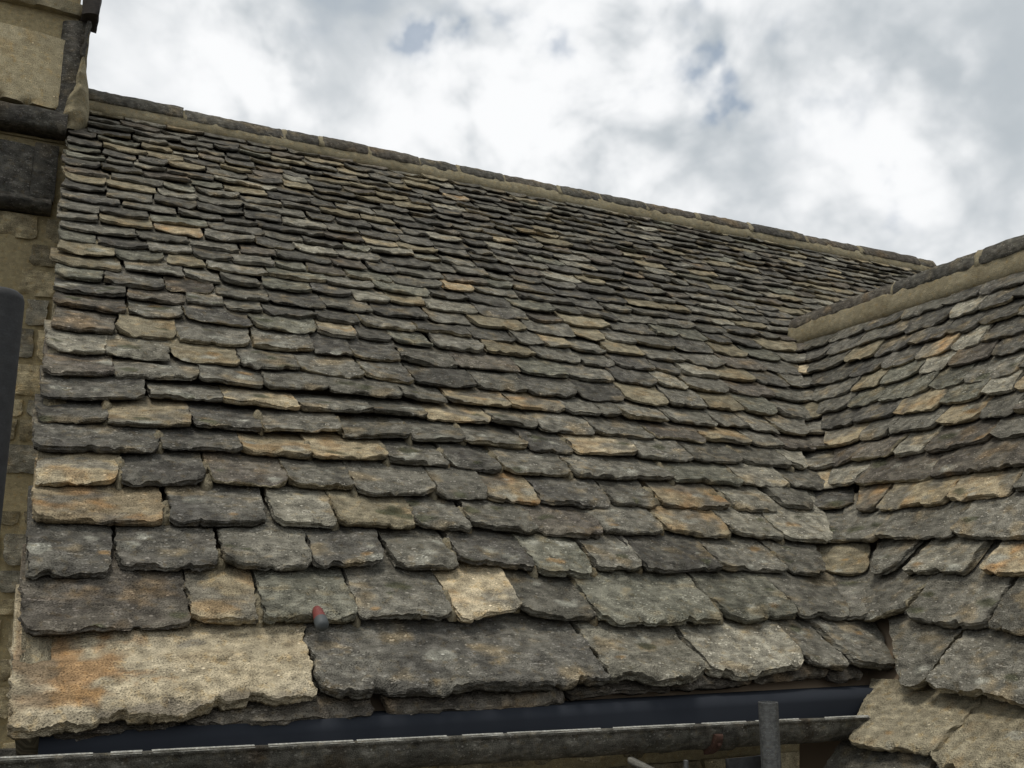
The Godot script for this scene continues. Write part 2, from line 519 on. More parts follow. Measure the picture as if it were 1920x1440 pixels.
# ---------------------------------------------------------------- rows of slates
# traced slates, row by row from the eaves: left x, y, right x, y of the tail in the photograph, tone
const MAIN_ROWS := [
	[[20, 1372, 595, 1308, "C"], [601, 1306, 1143, 1283, "D"], [1148, 1283, 1334, 1274, "l"], [1344, 1271, 1518, 1250, "l"], [1524, 1247, 1597, 1257, "m"], [1608, 1255, 1680, 1256, "m"]],
	[[40, 1188, 357, 1172, "b"], [362, 1164, 486, 1170, "t"], [497, 1168, 672, 1166, "g"], [676, 1160, 850, 1158, "m"], [866, 1162, 978, 1147, "c"], [984, 1148, 1120, 1163, "m"], [1128, 1170, 1357, 1166, "g"], [1368, 1163, 1497, 1158, "g"], [1506, 1159, 1600, 1165, "m"]],
	[[50, 1084, 207, 1076, "d"], [224, 1064, 412, 1068, "d"], [424, 1066, 587, 1064, "m"], [592, 1062, 724, 1058, "d"], [745, 1060, 860, 1063, "m"], [864, 1058, 1004, 1064, "d"], [1010, 1073, 1117, 1083, "g"], [1123, 1071, 1208, 1068, "m"], [1214, 1076, 1353, 1068, "d"], [1357, 1066, 1479, 1074, "m"], [1486, 1070, 1553, 1081, "m"]],
	[[60, 979, 306, 984, "o"], [321, 980, 498, 985, "d"], [514, 982, 631, 988, "l"], [635, 984, 781, 989, "w"], [785, 983, 883, 995, "m"], [886, 988, 1009, 1001, "m"], [1011, 1000, 1136, 1010, "b"], [1138, 1003, 1248, 1001, "m"], [1255, 998, 1376, 1008, "t"], [1378, 1004, 1471, 1012, "l"], [1473, 1011, 1570, 1021, "l"]],
	[[66, 908, 222, 906, "t"], [229, 907, 386, 905, "d"], [396, 905, 541, 911, "b"], [543, 911, 663, 919, "m"], [674, 927, 818, 926, "m"], [826, 934, 919, 936, "m"], [921, 937, 1015, 948, "o"], [1017, 943, 1147, 951, "d"], [1154, 948, 1236, 954, "m"], [1248, 949, 1375, 957, "o"], [1380, 952, 1466, 962, "l"], [1470, 951, 1530, 955, "m"]],
	[[63, 840, 298, 850, "d"], [304, 840, 453, 847, "d"], [456, 846, 585, 858, "t"], [588, 860, 728, 860, "t"], [732, 863, 842, 876, "m"], [845, 872, 942, 887, "d"], [950, 887, 1072, 894, "m"], [1080, 893, 1264, 901, "m"], [1266, 901, 1394, 912, "g"], [1396, 909, 1486, 914, "l"], [1488, 910, 1551, 919, "m"]],
	[[71, 790, 200, 788, "d"], [202, 796, 359, 802, "t"], [364, 797, 491, 807, "d"], [496, 808, 643, 809, "m"], [648, 818, 771, 819, "m"], [775, 826, 874, 826, "m"], [876, 830, 993, 842, "m"], [996, 846, 1075, 851, "d"], [1080, 850, 1197, 854, "c"], [1199, 856, 1300, 866, "m"], [1304, 866, 1396, 868, "m"], [1398, 868, 1488, 879, "m"], [1490, 876, 1516, 879, "l"]],
	[[74, 747, 272, 748, "d"], [283, 744, 418, 751, "m"], [421, 752, 562, 768, "t"], [565, 768, 699, 772, "m"], [701, 771, 800, 782, "m"], [805, 784, 925, 794, "t"], [928, 793, 1013, 804, "m"], [1016, 805, 1117, 815, "m"], [1119, 813, 1230, 827, "m"], [1232, 820, 1326, 829, "b"], [1328, 825, 1411, 835, "t"], [1413, 832, 1473, 841, "m"], [1475, 839, 1536, 844, "b"]],
	[[80, 702, 211, 706, "b"], [213, 704, 373, 709, "m"], [376, 711, 495, 725, "m"], [500, 728, 617, 731, "m"], [620, 734, 755, 747, "m"], [757, 746, 842, 756, "m"], [845, 752, 959, 763, "t"], [962, 763, 1063, 770, "o"], [1065, 774, 1130, 779, "m"], [1132, 779, 1171, 781, "m"], [1173, 782, 1258, 792, "m"], [1260, 788, 1348, 801, "m"], [1350, 797, 1408, 806, "m"], [1410, 805, 1464, 813, "m"], [1466, 811, 1518, 818, "m"]],
]
# wing roof, from below: the same
const WING_ROWS := [
	[[1600, 1400, 1758, 1412, "w"], [1738, 1440, 1990, 1462, "W"]],
	[[1684, 1285, 1728, 1294, "m"], [1738, 1293, 2010, 1330, "m"]],
	[[1608, 1166, 1696, 1150, "m"], [1700, 1160, 1846, 1181, "m"], [1850, 1184, 2000, 1200, "m"]],
	[[1630, 1078, 1680, 1070, "m"], [1692, 1077, 1812, 1073, "L"], [1832, 1080, 1990, 1080, "o"]],
	[[1574, 1014, 1637, 1016, "m"], [1639, 1013, 1781, 1008, "m"], [1784, 1006, 1990, 1010, "m"]],
	[[1600, 957, 1636, 958, "o"], [1640, 958, 1771, 943, "t"], [1776, 942, 1893, 926, "c"], [1899, 921, 2000, 908, "m"]],
	[[1552, 914, 1601, 907, "l"], [1604, 908, 1741, 897, "b"], [1744, 896, 1990, 862, "b"]],
	[[1557, 874, 1593, 867, "b"], [1594, 866, 1670, 854, "b"], [1673, 856, 1728, 848, "l"], [1734, 850, 1850, 828, "b"], [1854, 826, 1990, 804, "m"]],
]

var pool := []    # every slate of a roof before it becomes nodes: [size in the picture, Buf, material key]

func size_in_view(fr: Frame, bl: Vector2, br: Vector2, e: float) -> float:
	var c := fr.at((bl.x + br.x) * .5, (bl.y + br.y) * .5 + e * .4) - EYE
	var d := c.dot(cam_f)
	if d < .2: return 0.0
	var px := c.dot(cam_r) / d * FOCAL + 960
	var py := 720 - c.dot(cam_u) / d * FOCAL
	var a := bl.distance_to(br) * e * absf(c.normalized().dot(fr.n)) / (d * d)
	if px < -60 or px > 1980 or py < -20 or py > 1480: a *= .001
	return a

func mat_for(code: String) -> String:
	if code == "e": return "smooth"
	if code in ["t", "o", "c", "w"]: return "buff"
	if code in ["d", "b", "x"]: return "lichened"
	return "grey" if rng.randf() < .7 else "lichened"

func lay(fr: Frame, bl: Vector2, br: Vector2, e: float, L: float, t: float, tone: String, opt := {}) -> void:
	var c := fr.at((bl.x + br.x) * .5, bl.y) - EYE
	var depth := maxf(c.dot(cam_f), .8)
	var cell := clampf(.0026 * depth * (1.0 + maxf(0, depth - 2.8) * .45), .0050, .03)
	var code := "e" if tone == "C" else tone.to_lower()
	if not opt.has("rim") and code in ["d", "m", "g", "b"] and rng.randf() < .16: opt["rim"] = "w"
	# what grows on single slates: pale crusts, orange spots, small cushions of moss
	if cell < .013 and not opt.has("patch"):
		var grown := []
		var w := br.x - bl.x
		for k in rng.randi_range(0, 4):
			var at := Vector2(bl.x + w * rng.randf_range(.05, .95), bl.y + e * rng.randf_range(.05, .9))
			var r := rng.randf()
			if r < .55: grown.append([at, Vector2(1.3, .8) * rng.randf_range(.010, .030), Vector3(.34, .335, .29), rng.randf_range(.45, .85)])
			elif r < .68: grown.append([at, Vector2(1.4, .8) * rng.randf_range(.008, .022), Vector3(.30, .19, .085), .7])
			else: grown.append([at, Vector2(1.5, .8) * rng.randf_range(.010, .028), Vector3(.075, .078, .048), .8])
		opt["patch"] = grown
	var b := slab(fr, bl, br, e, L, t, code, cell, opt)
	pool.append([size_in_view(fr, bl, br, e), b, opt.get("mat", mat_for(code))])

func flush(parent: Node3D, most: int) -> void:
	pool.sort_custom(func(a, b): return a[0] > b[0])
	var rest := {}
	for k in pool.size():
		var it: Array = pool[k]
		if k < most: put(parent, "slate", it[1].commit(null, M[it[2]]))
		else:
			if not rest.has(it[2]): rest[it[2]] = Buf.new()
			rest[it[2]].join(it[1])
	if rest.size() > 0:
		var am := ArrayMesh.new()
		for key in rest: rest[key].commit(am, M[key])
		var o := put(parent, "small_slates", am)
		o.set_meta("kind", "stuff")
		o.set_meta("label", "small stone slates of the upper courses near the ridge")
	print("slates ", pool.size())
	pool.clear()

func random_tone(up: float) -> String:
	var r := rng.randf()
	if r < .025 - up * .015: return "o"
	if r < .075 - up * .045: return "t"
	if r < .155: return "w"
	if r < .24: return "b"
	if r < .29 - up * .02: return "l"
	if r < .58 + up * .17: return "d"  # more dark slates higher up: shade of the tail edges put into colour
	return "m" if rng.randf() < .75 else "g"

# ---------------------------------------------------------------- build
func _ready() -> void:
	rng.seed = 20240611
	na.noise_type = FastNoiseLite.TYPE_SIMPLEX_SMOOTH; na.seed = 3; na.frequency = .2; na.fractal_octaves = 3
	nb.noise_type = FastNoiseLite.TYPE_SIMPLEX_SMOOTH; nb.seed = 8; nb.frequency = .2; nb.fractal_octaves = 2
	nb.frequency = .05
	nc.noise_type = FastNoiseLite.TYPE_SIMPLEX_SMOOTH; nc.seed = 21; nc.frequency = 2.0; nc.fractal_octaves = 4

	# camera
	var pitch := deg_to_rad(12.0)
	var yaw := deg_to_rad(26.0)
	cam_f = Vector3(sin(yaw) * cos(pitch), sin(pitch), -cos(yaw) * cos(pitch))
	cam_r = Vector3(cos(yaw), 0, sin(yaw))
	cam_u = cam_r.cross(cam_f)
	var cam := Camera3D.new()
	cam.name = "camera"
	cam.fov = rad_to_deg(2.0 * atan(720.0 / FOCAL))
	cam.near = .05
	cam.far = 500.0
	cam.transform = Transform3D(Basis(cam_r, cam_u, -cam_f), EYE)
	add_child(cam)

	# sky and light
	var env := Environment.new()
	var sky := Sky.new()
	sky.sky_material = make_sky()
	env.background_mode = Environment.BG_SKY
	env.sky = sky
	env.tonemap_mode = Environment.TONE_MAPPER_LINEAR
	env.tonemap_exposure = 1.0
	env.sdfgi_enabled = true
	env.ssao_enabled = true
	env.ssil_enabled = true
	var we := WorldEnvironment.new()
	we.name = "world_environment"
	we.environment = env
	add_child(we)
	var sun := DirectionalLight3D.new()
	sun.name = "sun"
	sun.light_energy = .5
	sun.light_color = Color(1.0, .97, .92)
	sun.light_angular_distance = 16.0
	sun.shadow_enabled = true
	add_child(sun)
	sun.look_at_from_position(Vector3.ZERO, -Vector3(-.25, .92, .12), Vector3.FORWARD)
	print("sky done")

	# materials
	var ta := stone_textures(11, .7, 1.0, .24, .40)
	var tb := stone_textures(41, 1.6, .8, .22, .42)
	var tc := stone_textures(71, .10, .8, .20, .34)
	var td := stone_textures(101, .05, .7, .10, .16)
	M["smooth"] = stone_mat(td, .7)
	M["grey"] = stone_mat(ta, 1.3)
	M["lichened"] = stone_mat(tb, 1.2)
	M["buff"] = stone_mat(tc, 1.1)
	M["mortar"] = plain(Color(.30, .255, .165), .95, 0, td, .25, 3.0)
	M["wall_mortar"] = plain(Color(.70, .585, .35), .95, 0, td, .5, 2.5)
	M["deck"] = plain(Color(.20, .15, .10), .95)
	M["felt"] = plain(Color(.030, .034, .042), .85)
	M["felt"].metallic_specular = .15
	M["iron"] = plain(Color(.20, .19, .165), .72, 0.0, tb, .15, 5.0)
	M["grimy"] = stone_mat(tb, .35)
	M["paint"] = plain(Color(.62, .62, .58), .8, 0, tb, .1, 8.0)
	M["rust"] = plain(Color(.16, .075, .05), .85, 0, tc, .2, 9.0)
	M["tube"] = plain(Color(.17, .175, .175), .6, .1, tb, .05, 6.0)
	M["cap"] = plain(Color(.036, .038, .041), .7, 0.0, ta, .04, 4.0)
	M["red"] = plain(Color(.33, .062, .05), .6, 0, tc, .03, 20.0)
	M["plug"] = plain(Color(.06, .068, .07), .6)
	M["board"] = plain(Color(.045, .035, .028), .8, 0, ta, .1, 4.0)
	M["timber"] = plain(Color(.24, .23, .20), .85, 0, ta, .1, 6.0)
	M["ground"] = plain(Color(.16, .145, .12), .95, 0, ta, .5, .7)
	print("textures done")

	# ground
	var gm := PlaneMesh.new()
	gm.size = Vector2(400, 400)
	var gr := put(self, "ground", gm, M["ground"])
	gr.set_meta("kind", "structure")

	# frames of the two slopes
	var al := deg_to_rad(43.0)
	var p0 := EYE + ray(800, 1306) * 2.25
	var fm := Frame.new(p0, Vector3.RIGHT, Vector3(0, sin(al), -cos(al)))
	var va := on(fm, 1488, 612)
	var vb := on(fm, 1640, 1290)
	var v_top := fm.at(va.x, va.y)
	var v_low := fm.at(vb.x, vb.y)
	var n2 := (v_top - v_low).cross(Vector3(0, 0, 1)).normalized()
	if n2.y < 0: n2 = -n2
	var fw := Frame.new(v_low, Vector3(0, 0, 1), n2.cross(Vector3(0, 0, 1)).normalized() * (1.0 if n2.cross(Vector3(0, 0, 1)).y > 0 else -1.0))
	build_main(fm, fw, va, vb)
	build_wing(fm, fw, v_low, v_top)
	build_gutter(fm)
	build_wall()
	build_small(fm)

# ---------------------------------------------------------------- main roof
func build_main(fm: Frame, fw: Frame, va: Vector2, vb: Vector2) -> void:
	var roof := thing("slate_roof", "long roof of weathered grey stone slates rising from the gutter to a mortared ridge", "roof")
	var u_verge := -.856
	# tails of the courses at the verge and at the valley
	var lefts: Array[float] = []
	var rights: Array[float] = []
	for r in MAIN_ROWS:
		lefts.append(on(fm, r[0][0], r[0][1]).y)
		var e: Array = r[r.size() - 1]
		rights.append(on(fm, e[2], e[3]).y)
	for p in [[84, 653, 785], [87, 614, 752], [87, 572, 727], [90, 541, 704], [91, 517, 682], [94, 491, 662], [95, 468, 642]]:
		lefts.append(on(fm, p[0], p[1]).y)
		rights.append(on(fm, 1500, p[2]).y)
	var top := 3.80
	var k0 := lefts.size()
	var more := 18
	for k in more + 2:
		var f := (k + 1.0) / more
		f = f * (1.06 - .06 * f)
		lefts.append(lerpf(lefts[k0 - 1], top, f) + rng.randf_range(-.008, .008))
		rights.append(lerpf(rights[k0 - 1], top, f) + rng.randf_range(-.008, .008))
	var valley_u := func(s: float) -> float: return lerpf(vb.x, va.x, (s - vb.y) / (va.y - vb.y))
	var n_rows := k0 + more
	for k in n_rows:
		var t := lerpf(.028, .0165, clampf(k / 13.0, 0, 1))
		if k == 0: t = .036
		var eL := lefts[k + 1] - lefts[k]
		var ur: float = valley_u.call(rights[k])
		if k >= k0 - 1: ur = 2.764
		var s_at := func(u: float, kk: int) -> float: return lerpf(lefts[kk], rights[kk], (u - u_verge) / (ur - u_verge))
		if k < MAIN_ROWS.size():
			for d in MAIN_ROWS[k]:
				var bl := on(fm, d[0], d[1])
				var br := on(fm, d[2], d[3])
				var e: float = s_at.call((bl.x + br.x) * .5, k + 1) - (bl.y + br.y) * .5
				e = clampf(e, .07, .32)
				var opt := {"lift": rng.randf_range(0, .004), "rc": Vector2(rng.randf_range(.10, .28), rng.randf_range(.10, .28)) * minf(e, .17), "skl": rng.randf_range(-.07, .02), "skr": rng.randf_range(-.02, .07)}
				if d == MAIN_ROWS[k][MAIN_ROWS[k].size() - 1]: opt["skr"] = .52
				if d[4] == "C":
					var q := func(x: float, y: float) -> Vector2: return on(fm, x, y)
					opt["patch"] = [[q.call(130, 1248), Vector2(.15, .11), Vector3(.34, .205, .10), .85], [q.call(120, 1318), Vector2(.12, .05), Vector3(.37, .225, .105), .7], [q.call(55, 1290), Vector2(.05, .16), Vector3(.20, .165, .12), .75], [q.call(240, 1345), Vector2(.26, .035), Vector3(.185, .165, .135), .8], [q.call(520, 1316), Vector2(.16, .022), Vector3(.24, .21, .165), .7], [q.call(350, 1196), Vector2(.06, .016), Vector3(.17, .16, .14), .7]]
					opt["chip"] = 2.2
					opt["mat"] = "buff"
				if k == 0:
					opt["rough"] = 1.3 if d[4] == "C" else 1.0
					if d[4] == "D": opt["mat"] = "lichened"
				lay(fm, bl, br, e, e * 2.1, t * rng.randf_range(.85, 1.15), d[4], opt)
		else:
			var u := u_verge + rng.randf_range(-.012, .012)
			var u_end: float = ur + .02
			if rights[k] > va.y - .03: u_end = 6.6
			var s_mid: float = lefts[k]
			if s_mid > 3.42: u = -.772
			while u < u_end - .03:
				var w := rng.randf_range(.125, .235) * lerpf(1.08, .92, clampf((k - 9) / 20.0, 0, 1))
				if rng.randf() < .08: w *= 1.35
				var u2 := minf(u + w, u_end if u_end < 5.0 else u + w)
				if u_end < 5.0 and u_end - u2 < .07: u2 = u_end
				var j := rng.randf_range(-.006, .006)
				var bl := Vector2(u + .004, s_at.call(u, k) + j + rng.randf_range(-.006, .006))
				var br := Vector2(u2 - .004, s_at.call(u2, k) + j + rng.randf_range(-.006, .006))
				var e: float = maxf(.06, s_at.call((u + u2) * .5, k + 1) - s_at.call((u + u2) * .5, k))
				var mo := {"lift": rng.randf_range(0, .006), "rc": Vector2(rng.randf_range(.15, .7), rng.randf_range(.15, .7)) * e, "rk": rng.randf_range(.35, .8), "round": .35}
				if u_end < 5.0 and u2 >= u_end: mo["skr"] = .40
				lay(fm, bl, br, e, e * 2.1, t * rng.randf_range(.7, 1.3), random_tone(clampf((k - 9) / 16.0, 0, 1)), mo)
				u = u2
	var dabs := []
	for k in range(1, 7):
		var row: Array = MAIN_ROWS[k]
		for j in row.size() - 1:
			for extra in (2 if rng.randf() < .75 else 0):
				var a := on(fm, row[j][2], row[j][3])
				var b := on(fm, row[j + 1][0], row[j + 1][1])
				dabs.append([(a + b) * .5 + Vector2(0, rng.randf_range(.02, .06) + .05 * extra), maxf(b.x - a.x, .012)])
	# slates bridging the valley, between the two slopes
	var fv := Frame.new(fm.at(vb.x, vb.y), (fm.u + fw.u).normalized(), Vector3.UP)
	var vdir := (fm.at(va.x, va.y) - fm.at(vb.x, vb.y)).normalized()
	var vacross := ((fm.n + fw.n).normalized()).cross(vdir).normalized() * -1.0
	if vacross.dot(cam_r) < 0: vacross = -vacross
	fv = Frame.new(fm.at(vb.x, vb.y), vacross, vdir)
	if fv.n.y < 0: fv.n = -fv.n
	var vlen := (fm.at(va.x, va.y) - fm.at(vb.x, vb.y)).length()
	for k in range(1, k0 - 1):
		var sa := (rights[k] - vb.y) / (va.y - vb.y) * vlen
		var sb := (rights[k + 1] - vb.y) / (va.y - vb.y) * vlen
		if sb > vlen - .05: break
		var e := sb - sa
		var w := rng.randf_range(.055, .085)
		lay(fv, Vector2(-w, sa - .008), Vector2(w * .9, sa - .008), e, e * 1.8, .02, ["b", "m", "w", "m", "d", "c", "m"][k % 7], {
			"lift": .016, "tilt": .05, "skl": -.12, "skr": .12, "rc": Vector2(.35, .35) * e, "rk": .7})
	flush(roof, 300)
	for d in dabs: put(roof, "mortar_dab", dab(fm, d[0], d[1]).commit(null, M["smooth"]))
	# the doubled course under the eaves slates
	for d in [[82, 1384, 338, 1362], [352, 1364, 706, 1342], [734, 1337, 1062, 1318], [1070, 1302, 1262, 1292], [1270, 1290, 1420, 1278], [1424, 1276, 1560, 1266], [1566, 1274, 1625, 1268]]:
		var bl := on(fm, d[0], d[1], -.030) + Vector2(0, .006)
		var br := on(fm, d[2], d[3], -.030) + Vector2(0, .006)
		var b := slab(fm, bl, br, .12, .30, .026, "b", .012, {"lift": -.043, "tilt": .03})
		put(roof, "under_eaves_slate", b.commit(null, M["lichened"]))
	# boarding below, both slopes, and the felt dressed into the gutter
	var ul := u_verge + .03
	put(roof, "underlay", sheet([fm.at(ul, .02, -.085), fm.at(7.2, .02, -.085), fm.at(7.2, 3.95, -.06), fm.at(ul, 3.95, -.06)]), M["deck"])
	var apex := fm.at(0, 3.97, 0)
	var bs := Vector3(0, -sin(deg_to_rad(43)), -cos(deg_to_rad(43)))
	put(roof, "rear_slope", sheet([Vector3(8.1, apex.y, apex.z), Vector3(.1, apex.y, apex.z), Vector3(.1, apex.y, apex.z) + bs * 5.5, Vector3(8.1, apex.y, apex.z) + bs * 5.5]), M["deck"])
	var fb := Buf.new()
	var x0 := fm.at(u_verge + .06, 0).x
	var nx := 60
	var prof := [Vector2(.03, -.075), Vector2(-.004, -.078), Vector2(-.022, -.094), Vector2(-.055, -.15)]
	for j in nx + 1:
		var x := lerpf(x0, 2.36, float(j) / nx)
		for k in prof.size():
			var p := fm.at(x - fm.o.x, prof[k].x, prof[k].y)
			if k == 3: p = Vector3(x, 4.135 + .01 * sin(x * 2.3) + maxf(0, x - 1.75) * .05, -2.205 + .006 * sin(x * 5.0))
			if k == 2: p = Vector3(x, 4.205, -2.208 + .004 * sin(x * 7.0))
			if k == 1: p = Vector3(x, 4.232, -2.212)
			fb.add(p, Color.WHITE, Vector2(x, k * .05))
	for j in nx:
		for k in 3: fb.quad(j * 4 + k + 1, (j + 1) * 4 + k + 1, (j + 1) * 4 + k, j * 4 + k)
	put(roof, "eaves_felt", fb.commit(), M["felt"])
	# verge: mortar pointed under the slate ends
	var vm := swept(Frame.new(fm.at(u_verge + .012, -.01, 0), fm.s, fm.u * -1.0), [Vector2(.0, -.022), Vector2(-.06, -.022), Vector2(-.06, -.11), Vector2(-.012, -.11)], .0, 3.45, .03, "w", .7)
	put(roof, "verge_mortar", vm.commit(null, M["buff"]))
	# ridge
	var cuts := [165, 345, 535, 605, 695, 792, 868, 955, 1062, 1140, 1230, 1330, 1432, 1540, 1650, 1765, 1800]
	ridge(roof, fm, cuts, -.778, 3.80, true, 43.0, [10, 0, 3, 9, 5, 0, 2, -1, 3, 4, 1, 5, 8, 1, 5, 0, 0])

func ridge(roof: Node3D, fr: Frame, cuts: Array, u_start: float, s0: float, is_main: bool, pitch_deg: float, ups: Array) -> void:
	var a2 := deg_to_rad(pitch_deg * 2.0)
	var back := Vector2(cos(a2), -sin(a2))
	var us: Array[float] = []
	for x in cuts:
		var y := 0.0
		if is_main: y = 150.0 + (x - 165.0) * .2162 + 18.0
		else: y = 600.0 - (x - 1490.0) * .344 + 22.0
		us.append(on(fr, x, y, .06).x)
	us[0] = u_start
	var sc := .56 if is_main else .58
	var mb := .0 if is_main else .026    # the wing's bed of mortar is the broader
	for k in us.size() - 1:
		var lift: float = ups[k] * .001
		var ap := Vector2(s0 + .165 * sc + mb, .105 * sc + lift + mb * .4)
		var j := rng.randf_range(-.006, .006)
		var b0 := Vector2(s0 + mb, lift + mb * .5)
		var prof := [b0 + Vector2(.045 * sc + j, .030 * sc), b0 + Vector2(.040 * sc + j, .056 * sc), b0 + Vector2(.07 * sc, .078 * sc), b0 + Vector2(.12 * sc, .096 * sc), ap, ap + back * .03 + Vector2(.018, 0), ap + back * .13 + Vector2(.012, 0), ap + back * .13 + Vector2(-.03, 0), ap + back * .06 + Vector2(-.03, 0)]
		prof.reverse()
		var g := .006
		var cellr := .02 if us[k] < 4.0 else .04
		put(roof, "ridge_stone", swept(fr, prof, us[k] + g, us[k + 1] - g, cellr, "d" if rng.randf() < .6 else "b", .5).commit(null, M["lichened"]))
		# mortar squeezed into the joint
		if k > 0:
			var pj := []
			for q in prof: pj.append(ap + (q - ap) * .98 + Vector2(-.001, -.002))
			var jw := rng.randf_range(.010, .026)
			put(roof, "joint_mortar", swept(fr, pj, us[k] - jw, us[k] + jw, .008, "k", .6).commit(null, M["smooth"]))
	# the fillet of mortar the ridge is bedded on
	var pm := [Vector2(s0 - .03, -.03), Vector2(s0 - .012, .008), Vector2(s0 + .012, .026), Vector2(s0 + .030 + mb * .8, .036 + mb * .55), Vector2(s0 + .055 + mb, .042 + mb * .6), Vector2(s0 + .09 + mb, .02), Vector2(s0 + .06, -.05)]
	pm.reverse()
	put(roof, "ridge_mortar", swept(fr, pm, us[0], us[us.size() - 1], .03, "k", .65).commit(null, M["smooth"]))

# ---------------------------------------------------------------- wing roof
func build_wing(fm: Frame, fw: Frame, v_low: Vector3, v_top: Vector3) -> void:
	var roof := thing("wing_roof", "smaller slate roof sloping into the valley, its short ridge running toward the viewer", "roof")
	var vd := v_top - v_low
	var valley_u := func(s: float) -> float: return vd.dot(fw.u) * s / vd.dot(fw.s)
	var s_ridge := on(fw, 1920, 500).y - .005
	var tails: Array[float] = []
	for r in WING_ROWS:
		var d: Array = r[mini(1, r.size() - 1)]
		tails.append((on(fw, d[0], d[1]).y + on(fw, d[2], d[3]).y) * .5)
	var n_more := 9
	var k0 := tails.size()
	for k in n_more + 2:
		tails.append(lerpf(tails[k0 - 1], s_ridge, (k + 1.0) / n_more))
	for k in k0 + n_more:
		var t := lerpf(.032, .018, clampf(k / 10.0, 0, 1))
		if k < k0:
			for d in WING_ROWS[k]:
				var bl := on(fw, d[0], d[1])
				var br := on(fw, d[2], d[3])
				var e := clampf(tails[k + 1] - (bl.y + br.y) * .5, .07, .30)
				var opt := {"lift": rng.randf_range(0, .004), "rc": Vector2(rng.randf_range(.1, .3), rng.randf_range(.1, .3)) * e}
				if d == WING_ROWS[k][0]: opt["skl"] = -.55
				if k == 1 and d[0] == 1684:
					var tl := on(fw, 1654, 1172)
					var tr := on(fw, 1796, 1172)
					opt["skl"] = (tl.x - bl.x) / (tl.y - bl.y); opt["skr"] = (tr.x - br.x) / (tr.y - br.y); e = .20
				if k == 0:
					e = .20
					var tl := on(fw, d[0] + (10 if d[0] == 1600 else 28), 1285)
					opt["skl"] = (tl.x - bl.x) / (tl.y - bl.y); opt["skr"] = .05
				lay(fw, bl, br, e, e * (1.3 if k == 0 else 2.0), t * rng.randf_range(.9, 1.15), d[4], opt)
		else:
			var u: float = valley_u.call(tails[k]) + .012
			while u < .95:
				var w := rng.randf_range(.13, .25)
				var j := rng.randf_range(-.006, .006)
				var wo := {"lift": rng.randf_range(0, .005), "rc": Vector2(rng.randf_range(.12, .5), rng.randf_range(.12, .5)) * .1, "rk": .7}
				if u < valley_u.call(tails[k]) + .02: wo["skl"] = -.55
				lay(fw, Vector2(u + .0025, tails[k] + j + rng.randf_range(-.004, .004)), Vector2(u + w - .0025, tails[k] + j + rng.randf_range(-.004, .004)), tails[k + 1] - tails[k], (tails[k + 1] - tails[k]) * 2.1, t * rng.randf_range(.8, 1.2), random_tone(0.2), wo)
				u += w
	# two rows more below the picture's edge
	for k in 2:
		var u := -.05
		while u < .9:
			lay(fw, Vector2(u, tails[0] - .22 * (k + 1)), Vector2(u + .34, tails[0] - .22 * (k + 1)), .24, .44, .034, "m" if k == 0 else "d", {})
			u += .345
	flush(roof, 300)
	var s1 := s_ridge + .15
	var lo := -.75
	put(roof, "underlay", sheet([fw.at(.1, lo, -.09), fw.at(1.3, lo, -.09), fw.at(1.3, s1, -.07), fw.at(valley_u.call(s1), s1, -.07), fw.at(-.05, -.05, -.09)]), M["deck"])
	var pa := rad_to_deg(acos(fw.n.y))
	var apx := fw.at(0, s1 + .02, 0)
	var off := Vector3(cos(deg_to_rad(pa)), -sin(deg_to_rad(pa)), 0) * 3.0
	var zb: float = fw.at(valley_u.call(s1), s1).z - .5
	put(roof, "rear_slope", sheet([Vector3(apx.x, apx.y, zb), Vector3(apx.x, apx.y, -1.0), Vector3(apx.x, apx.y, -1.0) + off, Vector3(apx.x, apx.y, zb) + off]), M["deck"])
	ridge(roof, fw, [1480, 1660, 1824, 2000], on(fw, 1486, 612, .04).x, s_ridge, false, pa, [0, 3, 8, 0])

